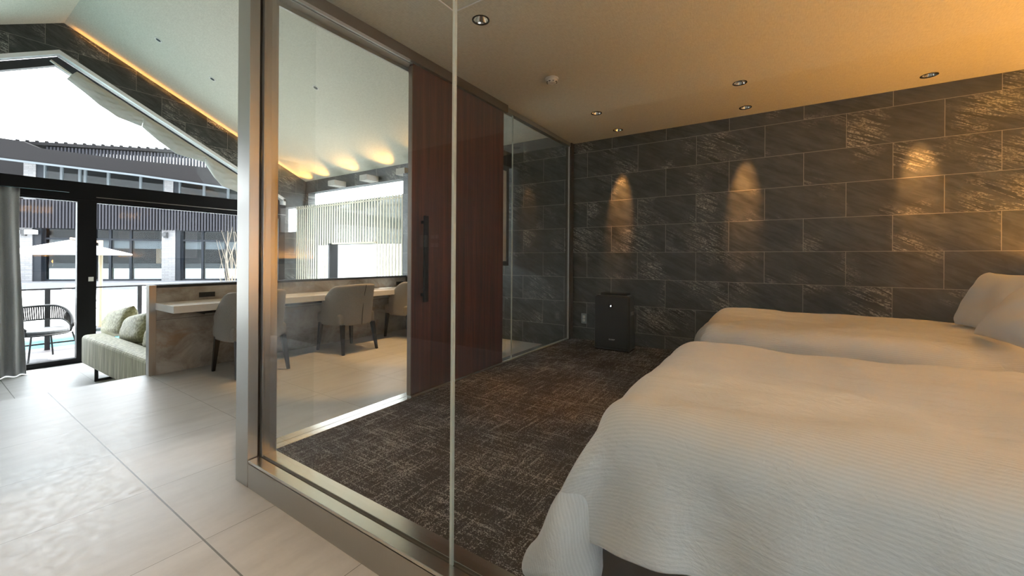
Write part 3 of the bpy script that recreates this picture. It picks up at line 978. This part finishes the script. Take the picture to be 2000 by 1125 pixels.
# ------------------------------------------------------------------ beds
def cloth_sim(box_lo, box_hi, r, x0, y0, x1, y1, ds, iters, ymin, seed, floorz=.14, ymax=99, skew=0.0):
    """position-based cloth: starts wrapped over a rounded box and settles under gravity"""
    nx = int(round((x1 - x0) / ds)) + 1; ny = int(round((y1 - y0) / ds)) + 1
    X, Y = np.meshgrid(np.linspace(x0, x1, nx), np.linspace(y0, y1, ny), indexing='ij')
    yy0 = y0 - skew * (X - x0)
    Y = yy0 + (y1 - yy0) * (Y - y0) / (y1 - y0)
    rng = np.random.RandomState(seed)
    lx, ly, hy, ztop = box_lo[0], box_lo[1], box_hi[1], box_hi[2]
    def wrap(t, edge, sg):
        """arc-length mapping over a rounded edge: returns position and drop"""
        a = (edge + sg * r - t) * sg
        over = np.maximum(a, 0)
        ang = np.minimum(over / r, math.pi / 2)
        pos = np.where(a > 0, edge + sg * r - sg * r * np.sin(ang), t)
        drop = r * (1 - np.cos(ang)) + np.maximum(over - r * math.pi / 2, 0)
        return pos, drop
    px, dxp = wrap(X, lx, 1)
    p1, d1 = wrap(Y, ly, 1); p2, d2 = wrap(Y, hy, -1)
    py = np.where(Y < (ly + hy) / 2, p1, p2); dyp = np.where(Y < (ly + hy) / 2, d1, d2)
    drop = (dxp ** 1.7 + dyp ** 1.7) ** (1 / 1.7)
    both = np.minimum(dxp, dyp)
    px = px - .10 * both
    Z = ztop - drop + .002
    P = np.stack([px, py, Z], -1)
    P += .006 * (rng.rand(*P.shape) - .5)
    P[..., 2] = np.maximum(P[..., 2], floorz)
    V = np.zeros_like(P)
    pin = ((X > lx + r + .05) & (Y > ly + r + .05) & (Y < hy - r - .05))
    PX = P.copy()
    lo = np.array(box_lo) + r; hi = np.array(box_hi) - r
    dx = (x1 - x0) / (nx - 1); dy = ((Y[:, -1] - Y[:, 0]) / (ny - 1))[:, None, None]; dd = np.sqrt(dx ** 2 + dy ** 2)
    def con(A, B, L, k):
        d = B - A
        l = np.linalg.norm(d, axis=-1, keepdims=True) + 1e-9
        c = (l - L) / l * .5 * k * d
        A += c; B -= c
    dt = .012
    for it in range(iters):
        V[..., 2] -= 9.8 * dt
        V *= .97
        Q = P + V * dt
        for s in range(9):
            for o in (0, 1):
                n = (nx - o) // 2
                con(Q[o:o + 2 * n:2], Q[o + 1:o + 2 * n:2], dx, 1)
                n = (ny - o) // 2
                con(Q[:, o:o + 2 * n:2], Q[:, o + 1:o + 2 * n:2], dy, 1)
            for oi in (0, 1):
                n = (nx - oi) // 2
                for (a, b) in ((slice(0, -1), slice(1, None)), (slice(1, None), slice(0, -1))):
                    con(Q[oi:oi + 2 * n:2, a], Q[oi + 1:oi + 2 * n:2, b], dd[oi:oi + 2 * n:2], .3)
            for st in (2, 4):
                kk = .22 if st == 2 else .14
                d = Q[st:] - Q[:-st]; l = np.linalg.norm(d, axis=-1, keepdims=True) + 1e-9
                c = np.minimum(l - dx * st, 0) / l * d * .5 * kk
                Q[:-st] += c; Q[st:] -= c
                d = Q[:, st:] - Q[:, :-st]; l = np.linalg.norm(d, axis=-1, keepdims=True) + 1e-9
                c = np.minimum(l - dy * st, 0) / l * d * .5 * kk
                Q[:, :-st] += c; Q[:, st:] -= c
            q = np.clip(Q, lo, hi)
            d = Q - q; l = np.linalg.norm(d, axis=-1)
            ins = l < r
            push = q + d / np.maximum(l, 1e-6)[..., None] * r
            Q = np.where((ins & (l > 1e-5))[..., None], push, Q)
            deep = l <= 1e-5
            Q[..., 2] = np.where(deep, hi[2] + r, Q[..., 2])
            Q[..., 2] = np.maximum(Q[..., 2], floorz)
            Q[..., 1] = np.clip(Q[..., 1], ymin, ymax)
            Q[..., 0] = np.maximum(Q[..., 0], lx - .19)
            Q[pin, 0:2] = PX[pin, 0:2]
        V = (Q - P) / dt
        sp = np.linalg.norm(V, axis=-1, keepdims=True)
        V *= np.minimum(1, 2.5 / np.maximum(sp, 1e-6))
        V[l < r + .004] *= .6
        P = Q
    return P

def cloth_mesh(name, P, mat, parent, label=None, thick=.006, sub=1, extra=None, uvs=1.0, ds=.03):
    nx, ny = P.shape[:2]
    me = bpy.data.meshes.new(name)
    idx = np.arange(nx * ny).reshape(nx, ny)
    F = np.stack([idx[:-1, :-1], idx[1:, :-1], idx[1:, 1:], idx[:-1, 1:]], -1).reshape(-1, 4)
    me.from_pydata(P.reshape(-1, 3).tolist(), [], F.tolist())
    uv = me.uv_layers.new(name='UVMap')
    li = np.empty(len(me.loops), dtype=np.int32)
    me.loops.foreach_get('vertex_index', li)
    U = np.stack([(li // ny) * ds, (li % ny) * ds], -1).astype(np.float32)
    uv.data.foreach_set('uv', U.ravel())
    for p in me.polygons: p.use_smooth = True
    me.materials.append(M[mat])
    o = bpy.data.objects.new(name, me); C.objects.link(o)
    if parent: o.parent = parent
    md = o.modifiers.new('solid', 'SOLIDIFY'); md.thickness = thick; md.offset = -1
    md = o.modifiers.new('sub', 'SUBSURF'); md.levels = sub; md.render_levels = sub
    return o

def bed(y0, y1, label, cov_label, seed, xf, x_over, yo0, yo1, ymin, ymax, skew=0.0):
    b = empty('bed', (.6, (y0 + y1) / 2, .128), label, 'bed')
    yc = (y0 + y1) / 2
    box('base', 'black_fabric', (xf - .08 - .6, 1.6 - .6, y0 + .13 - yc, y1 - .1 - yc, 0, .24), b, bevel=.01)
    box('mattress', 'linen', (xf + .03 - .6, 1.6 - .6, y0 + .05 - yc, y1 - .05 - yc, .24, .48), b, bevel=.05, seg=4)
    P = cloth_sim((xf, y0, .10), (2.2, y1, .70), .13, xf - x_over, yo0, 1.42, yo1, .0295, 110, ymin, seed, ymax=ymax, skew=skew)
    # slow undulation of the filling
    nx, ny = P.shape[:2]
    for i in range(nx):
        for j in range(ny):
            p = P[i, j]
            dr = min(1.0, max(0.0, (.66 - p[2]) / .25))
            if dr > 0:
                k = .046 * dr * noise.noise(Vector((p[0] * 4.2 + p[2] * 1.3, p[1] * 3.0, p[2] * 1.2 + seed)))
                k += .012 * dr * noise.noise(Vector((p[0] * 11 - p[2] * 5, p[1] * 8, p[2] * 4 + seed)))
                if p[1] < yc: p[1] = max(ymin, p[1] - k)
                if p[0] < xf + .1: p[0] -= k
            if p[2] > .6:
                p[2] += .020 * noise.noise(Vector((p[0] * 2.1, p[1] * 2.6, seed))) + .013 * noise.noise(Vector((p[0] * 6, p[1] * 7, seed + 3)))
    # a pressed fold across the cover
    P = P.copy()
    cr = np.exp(-((P[..., 0] - .62 - .03 * P[..., 1]) / .012) ** 2) * .006
    P[..., 2] += cr * (P[..., 2] > .5)
    o = cloth_mesh('duvet', P, 'striped_satin', None)
    o.location = (0, 0, 0)
    tag(o, cov_label, 'duvet', 'white duvets on the two beds')
    me = o.data
    c = Vector((.5, yc, .128)); me.transform(Matrix.Translation(-c)); o.location = c
    return b

bed(1.02, 2.22, 'near single bed with dark fabric base behind the glass front', 'white striped duvet on the near bed, its corner hanging to the carpet', 1, -.44, .40, .80, 2.50, .970, 2.36, .09)
bed(2.66, 3.84, 'far single bed by the slate wall, mostly under its duvet', 'white striped duvet on the far bed by the slate wall, below the pillows', 2, -.44, .42, 2.38, 4.18, 2.42, 4.3)

def pillow(loc, rot, w, h, th, label, seed):
    o = mesh('pillow', pillow_bm(w, h, th, 18, .10, .012, seed), 'linen', None, smooth=True, sub=1)
    o.location = loc; o.rotation_euler = [math.radians(a) for a in rot]
    return tag(o, label, 'pillow', 'white pillows on the far bed')
pillow((1.00, 3.29, .865), (66, 0, -88), .64, .37, .15, 'white pillow on the far bed, leaning farther from the camera', 2.0)
pillow((.965, 2.73, .86), (52, 0, -88), .64, .38, .15, 'white pillow on the far bed, overlapping in front and cut off by the photo edge', 5.0)

# headboard with hidden uplight, right of the picture
hb = empty('headboard', (1.70, 2.75, .128), 'dark headboard behind both pillows, beyond the right edge of the photo', 'headboard')
box('panel', 'black_fabric', (-.09, -.04, -1.75, 1.74, 0, .95), hb, bevel=.008)
bl_ = empty('bedside_lamp', (1.48, 2.44, .128), 'small bedside lamp between the two bed heads, beyond the right edge of the photo', 'lamp')
bm = bmesh.new(); add_cyl(bm, 0, 0, 0, .02, .09, seg=24); add_cyl(bm, 0, 0, .02, .66, .012, seg=12)
mesh('stand', bm, 'black_metal', bl_)
bm = bmesh.new(); add_cyl(bm, 0, 0, .66, .72, .03, .03, 20)
mesh('bulb', bm, 'lamp_glow', bl_)
light('bedside_light', 'POINT', (1.48, 2.44, .93), 3, (1.0, .44, .09), shadow_soft_size=.05)
light('headboard_uplight', 'AREA', (1.70, 2.75, 1.062), 17, (1.0, .42, .07), shape='RECTANGLE', size=.05, size_y=3.3, rot=(math.pi, 0, 0))

light('ceiling_fill_light', 'AREA', (1.66, 2.75, 2.36), 6, (1.0, .44, .08), shape='RECTANGLE', size=.05, size_y=3.2, rot=(math.pi, math.radians(20), 0))  # added fill lamp without a fixture, warms the ceiling over the bed heads

# ------------------------------------------------------------------ outside: deck, railing, chair, pool, terrace
struct(box('floor', 'deck_boards', (-10.0, XG - .2, -4, 9, -.55, -.42)))
struct(box('wall_deck', 'deck_boards', (-10.02, -10.0, -4, 9, -1.1, -.42)))
tag(recenter(box('pool', 'pool_water', (-15.8, -10.03, -8, 16, -1.25, -1.05))), 'turquoise swimming pool beyond the railing', 'pool')
struct(box('floor', 'terrace_stone', (-75, -15.8, -60, 80, -1.3, -1.0)))
rl = empty('railing', (-9.8, 0, -.42), 'dark metal railing along the edge of the wooden deck', 'railing')
boxes('top_rail', 'dark_grey', [(-.02, .02, -3.2, 5.8, .965, .99)], rl)
boxes('bottom_rail', 'dark_grey', [(-.015, .015, -3.2, 5.8, .09, .115)], rl)
for k in range(9):
    y = 1.285 + 1.12 * (k - 4)
    box('post', 'dark_grey', (-.025, .025, y - .03, y + .03, 0, .965), rl)
boxes('glass_infill', 'window_glass', [(-.004, .004, -3.2, 5.8, .13, .95)], rl)

oc = empty('patio_chair', (-8.93, 1.12, -.42), 'dark rope armchair with grey seat cushion on the deck outside the door', 'chair', rz=math.radians(20))
N = 40
def hoop(u, kind):
    a = math.radians(-125) + math.radians(250) * u
    R = .31
    s = abs(2 * u - 1)
    x = -R * math.cos(a) * .95; y = R * math.sin(a)
    ztop = .76 - .30 * max(0, (s - .35) / .65) ** 1.8
    zlow = .56 - .17 * max(0, (s - .5) / .5) ** 1.5
    return Vector((x, y, ztop if kind == 't' else zlow)) * 1 if kind == 't' else Vector((x * .93, y * .93, zlow))
bm = bmesh.new(); add_tube(bm, [hoop(i / N, 't') for i in range(N + 1)], .019, 8)
add_tube(bm, [hoop(i / N, 'l') for i in range(N + 1)], .013, 8)
for u in (0, 1): add_tube(bm, [hoop(u, 't'), hoop(u, 'l')], .010, 8)
mesh('back_frame', bm, 'dark_grey', oc, smooth=True)
bm = bmesh.new()
for i in range(58):
    u = .01 + .98 * i / 57
    add_tube(bm, [hoop(u, 't'), hoop(min(1, max(0, u + .004)), 'l')], .008, 5)
mesh('rope_weave', bm, 'rope', oc)
bm = bmesh.new(); add_cyl(bm, 0, 0, .385, .445, .27, .26, 32)
mesh('seat_cushion', bm, 'grey_cushion', oc, bevel=.02, seg=3, smooth=False)
bm = bmesh.new(); add_tube(bm, [(.27 * math.cos(t), .27 * math.sin(t), .38) for t in [2 * math.pi * i / 28 for i in range(28)]], .012, 8, closed=True)
mesh('seat_ring', bm, 'dark_grey', oc, smooth=True)
for sx, sy in ((.22, .22), (.22, -.22), (-.2, .2), (-.2, -.2)):
    bm = bmesh.new(); add_tube(bm, [(sx * 1.3, sy * 1.3, 0), (sx, sy, .385)], .011, 8)
    mesh('leg', bm, 'dark_grey', oc)

# umbrella
um = empty('parasol', (-16.4, 3.0, -1.0), 'large white square parasol with wooden pole beyond the pool', 'parasol')
bm = bmesh.new()
ca = math.radians(34)
cs = [(-.5 + 1.75 * math.cos(ca + k * math.pi / 2), -.35 + 1.75 * math.sin(ca + k * math.pi / 2), 2.16) for k in range(4)]
ap_ = bm.verts.new((-.5, -.35, 2.56))
cv = [bm.verts.new(c) for c in cs]
cl = [bm.verts.new((c[0], c[1], c[2] - .03)) for c in cs]
md_ = []
for k in range(4):
    bm.faces.new((cv[k], cv[(k + 1) % 4], ap_))
    bm.faces.new((cv[k], cl[k], cl[(k + 1) % 4], cv[(k + 1) % 4]))
o = mesh('canopy', bm, 'umbrella_cloth', um, solid=.01)
bm = bmesh.new(); add_cyl(bm, .25, .12, 0, 2.55, .045, seg=12)
add_tube(bm, [(.25, .12, 2.5), (-.5, -.35, 2.60)], .03, 8)
mesh('pole', bm, 'teak', um)
box('base', 'dark_grey', (-.1, .6, -.25, .5, 0, .08), um)

# sun loungers
def lounger(loc, rz, label):
    r = empty('sun_lounger', loc, label, 'sun lounger', 'white loungers on the terrace', rz)
    bm = bmesh.new(); add_box(bm, -.3, .3, -1.0, .35, .30, .36)
    mesh('seat', bm, 'umbrella_cloth', r, bevel=.01)
    bm = bmesh.new(); add_prism(bm, [(.35, .30), (.35, .36), (.78, .92), (.84, .89)], 0, -.3, .3)
    mesh('backrest', bm, 'umbrella_cloth', r)
    for sx in (-.27, .27):
        for a, b in (((sx, -.95, 0), (sx, -.85, .3)), ((sx, .75, 0), (sx, .3, .3))):
            bm = bmesh.new(); add_tube(bm, [a, b], .02, 6)
            mesh('leg', bm, 'umbrella_cloth', r)
    return r
lounger((-22.6, 4.9, -1.0), math.radians(-35), 'white sun lounger with raised back under the parasol, left of the railing post')
lounger((-24.5, 3.1, -1.0), math.radians(-30), 'white sun lounger on the bright terrace behind the rope chair')

# wind-blown twiggy plant near the post
pl = empty('potted_tree', (-12.6, 5.05, -1.0), 'pale twiggy plant by the terrace, just left of the steel post', 'plant')
random.seed(3)
bm = bmesh.new()
for k in range(26):
    a = random.uniform(0, 6.28); r = random.uniform(.1, .35); h = random.uniform(1.6, 3.0)
    p = [Vector((0, 0, .4)), Vector((r * .3 * math.cos(a), r * .3 * math.sin(a), h * .4)), Vector((r * math.cos(a), r * math.sin(a), h * .75)), Vector((r * 1.15 * math.cos(a + .8), r * 1.15 * math.sin(a + .8), h))]
    add_tube(bm, p, [.014, .011, .008, .004], 5)
mesh('branches', bm, 'twig', pl)
bm = bmesh.new(); add_cyl(bm, 0, 0, 0, .45, .22, .28, 20)
mesh('pot', bm, 'plinth_stone', pl)

# ------------------------------------------------------------------ facade across the courtyard (own frame: s along it, z up)
P0 = Vector((-36.70, 9.06, 0)); ANG = math.atan2(.72, .69)
fc = empty('building', P0, 'dark two-storey building with slatted band and brick piers across the courtyard', 'building', rz=ANG)
# local x = s along facade, local -y towards the camera
ZB = -.56
boxes('wall', 'facade_dark', [(-14, 8.2, 2.6, 2.8, ZB, 8.0)], fc)
boxes('inner_floor', 'plinth_stone', [(-14, 8.2, .1, 2.6, ZB, ZB + .05), (-14, 8.2, .1, 2.6, 3.0, 3.1)], fc)
for s0, s1 in ((-6.1, -5.78), (1.42, 2.22), (-13, -12.2)):
    box('brick_pier', 'white_brick', (s0, s1, -.35, .3, ZB, 3.0), fc)
for s0, s1 in ((-6.46, -5.82), (1.42, 1.95)):
    box('upper_pier', 'white_brick', (s0, s1, -.1, .3, 4.6, 7.4), fc)
box('brick_pier', 'white_brick', (-6.5, -5.78, -.36, .3, ZB, 3.0), fc)
for bb in [(-5.78, -5.35, -.3, .3, ZB, 3.0), (2.22, 2.5, -.3, .3, ZB, 3.0), (-5.82, -5.43, -.05, .3, 4.6, 7.4), (1.95, 2.26, -.05, .3, 4.6, 7.4)]: box('dark_pier', 'facade_frame', bb, fc)
wins = [(-5.35, -2.58), (-2.58, -1.74), (-1.74, -.56), (-.56, 1.42), (2.50, 3.74), (3.74, 5.2), (5.2, 6.7), (6.7, 8.0), (-9.2, -6.5)]
for a, b in wins:
    f = boxes('window', 'facade_frame', [(a, a + .07, -.06, .06, ZB, 3.0), (b - .07, b, -.06, .06, ZB, 3.0), (a + .07, b - .07, -.06, .06, ZB, ZB + .12), (a + .07, b - .07, -.06, .06, 2.2, 2.32), (a + .07, b - .07, -.06, .06, 2.92, 3.0)], fc)
    box('pane', 'facade_glass', (a + .07, b - .07, -.01, .01, ZB + .12, 2.92), f)
    s = boxes('half_curtain', 'opal', [(a + .12, b - .12, .12, .14, ZB + .05, .28)], f)
    boxes('upper_blind', 'plinth_stone', [(a + .12, b - .12, .12, .14, 1.65, 2.2)], f)
    box('shelf', 'dark_grey', (a + .1, b - .1, .1, .5, .30, .62), f)
ups = [(-5.43, -4.5), (-4.5, -3.5), (-3.5, -3.2), (-3.2, -1.9), (-1.9, -.04), (-.04, 1.39), (2.26, 3.78), (3.78, 5.3), (5.3, 7.0), (7.0, 8.0)]
for a, b in ups:
    f = boxes('upper_window', 'facade_light_frame', [(a, a + .08, -.06, .06, 4.5, 7.4), (b - .05, b, -.06, .06, 4.5, 7.4), (a + .08, b - .05, -.06, .06, 4.5, 4.62)], fc)
    box('pane', 'facade_glass', (a + .08, b - .05, -.01, .01, 4.62, 7.4), f)
bm = bmesh.new()
for k in range(118):
    s = -13 + k * .18
    add_box(bm, s, s + .085, -.62, -.50, 2.92, 4.75)
mesh('slat_band', bm, 'facade_slat', fc)
boxes('slat_rails', 'facade_dark', [(-13, 8.2, -.50, -.46, 3.80, 3.88), (-13, 8.2, -.50, -.2, 2.98, 3.1), (-13, 8.2, -.48, .2, 4.60, 4.72), (-13, 8.2, -.46, -.44, 3.0, 4.7)], fc)
SOF = [(-9.31, 8.86), (-7.75, 8.51), (-5.36, 8.24), (-4.48, 7.86), (.23, 7.42), (3.98, 7.23), (7.75, 6.84), (8.2, 6.8), (8.2, 5.67), (7.75, 5.71), (5.73, 5.92), (.72, 6.49), (-7.75, 7.25), (-9.3, 7.42)]
bm = bmesh.new(); add_prism(bm, SOF, 1, -1.6, -1.1)
mesh('eave', bm, 'facade_dark', fc)
gl = SOF[8:]
bm = bmesh.new()
for (a, b) in zip(gl[:-1], gl[1:]):
    add_prism(bm, [a, b, (b[0], b[1] - .12), (a[0], a[1] - .12)], 1, -1.66, -1.55)
mesh('gutter', bm, 'facade_light_frame', fc)
bm = bmesh.new()
for k in range(66):
    s = -4.6 + k * .19
    add_box(bm, s, s + .09, -1.0, -.85, 6.9, 8.12 - .0 * k)
mesh('roof_slats', bm, 'facade_slat', fc)
bm = bmesh.new()
add_box(bm, -6.2, 8.0, -1.15, .5, 8.16, 8.36)
for k in range(28): add_cyl(bm, -6.0 + k * .5, -1.1, 8.36, 8.44, .09, seg=8)
mesh('roof_edge', bm, 'facade_dark', fc)
box('wood_panel', 'teak', (.25, .85, 1.2, 1.3, .6, 2.1), fc)
boxes('plinth', 'plinth_stone', [(-14, 8.2, -2.4, .3, -1.05, ZB)], fc)
for x, lab in ((-6.15, 'white double wall lamp on the left brick pier of the building'), (1.7, 'small dark wall lamp on the white brick pier above the stone desk wall')):
    c = P0 + Matrix.Rotation(ANG, 3, 'Z') @ Vector((x, -.45, 0))
    w = empty('wall_lamp', (c.x, c.y, 2.5), lab, 'wall lamp', rz=ANG)
    big = x < 0
    boxes('lamp_head', 'opal' if big else 'dark_grey', [(-.75, -.2, -.25, .0, 0, .28), (.2, .75, -.25, 0, 0, .28)] if big else [(-.12, .12, -.2, 0, 0, .22)], w, bevel=.02)
    box('bracket', 'dark_grey', (-.1, .1, -.05, .09, -.1, .3), w)
box('lawn_reflection', 'lawn_reflection_green', (-5.1, -1.7, 1.0, 1.6, ZB + .05, ZB + .9), fc)  # green box imitates the lawn reflected in the window glass

# ------------------------------------------------------------------ lamps of the living room
# warm cove light along the gable wall head and behind the beam stubs
for (ya, yb) in ((1.25, 4.35),):
    n = 3
    y = (ya + yb) / 2; z = cz(y) - .07
    L = math.hypot(yb - ya, (yb - ya) * .4767)
    o = light('gable_cove_light', 'AREA', (XG + .05, y, z), 1.1, (1.0, .42, .08), shape='RECTANGLE', size=.03, size_y=L)
    sl = -math.atan(.4767)
    o.rotation_euler = (math.pi + 0, 0, 0)
    o.rotation_euler = Matrix(((1, 0, 0), (0, -math.cos(sl), math.sin(sl)), (0, -math.sin(sl), -math.cos(sl)))).to_euler()
for x in (-7.75, -7.2, -6.3, -5.38, -4.4, -3.3):
    light('beam_uplight', 'SPOT', (x, 4.40, 2.42 if x < -4.7 else 2.52), 5, (1.0, .5, .1), aim=(x - .05, 4.0, 3.2), spot_size=math.radians(95), spot_blend=.6, shadow_soft_size=.03)
# downlights over the desk and in the passage
for x, y, e in ((-3.75, 2.75, 60), (-3.75, 3.7, 40), (-3.6, 1.8, 15), (-.95, .45, 34), (-.1, .2, 16)):
    light('passage_downlight', 'SPOT', (x, y, cz(y) - .02), e, (1, .56, .2), spot_size=math.radians(44 if x < -3 else 60), spot_blend=.3, shadow_soft_size=.03)
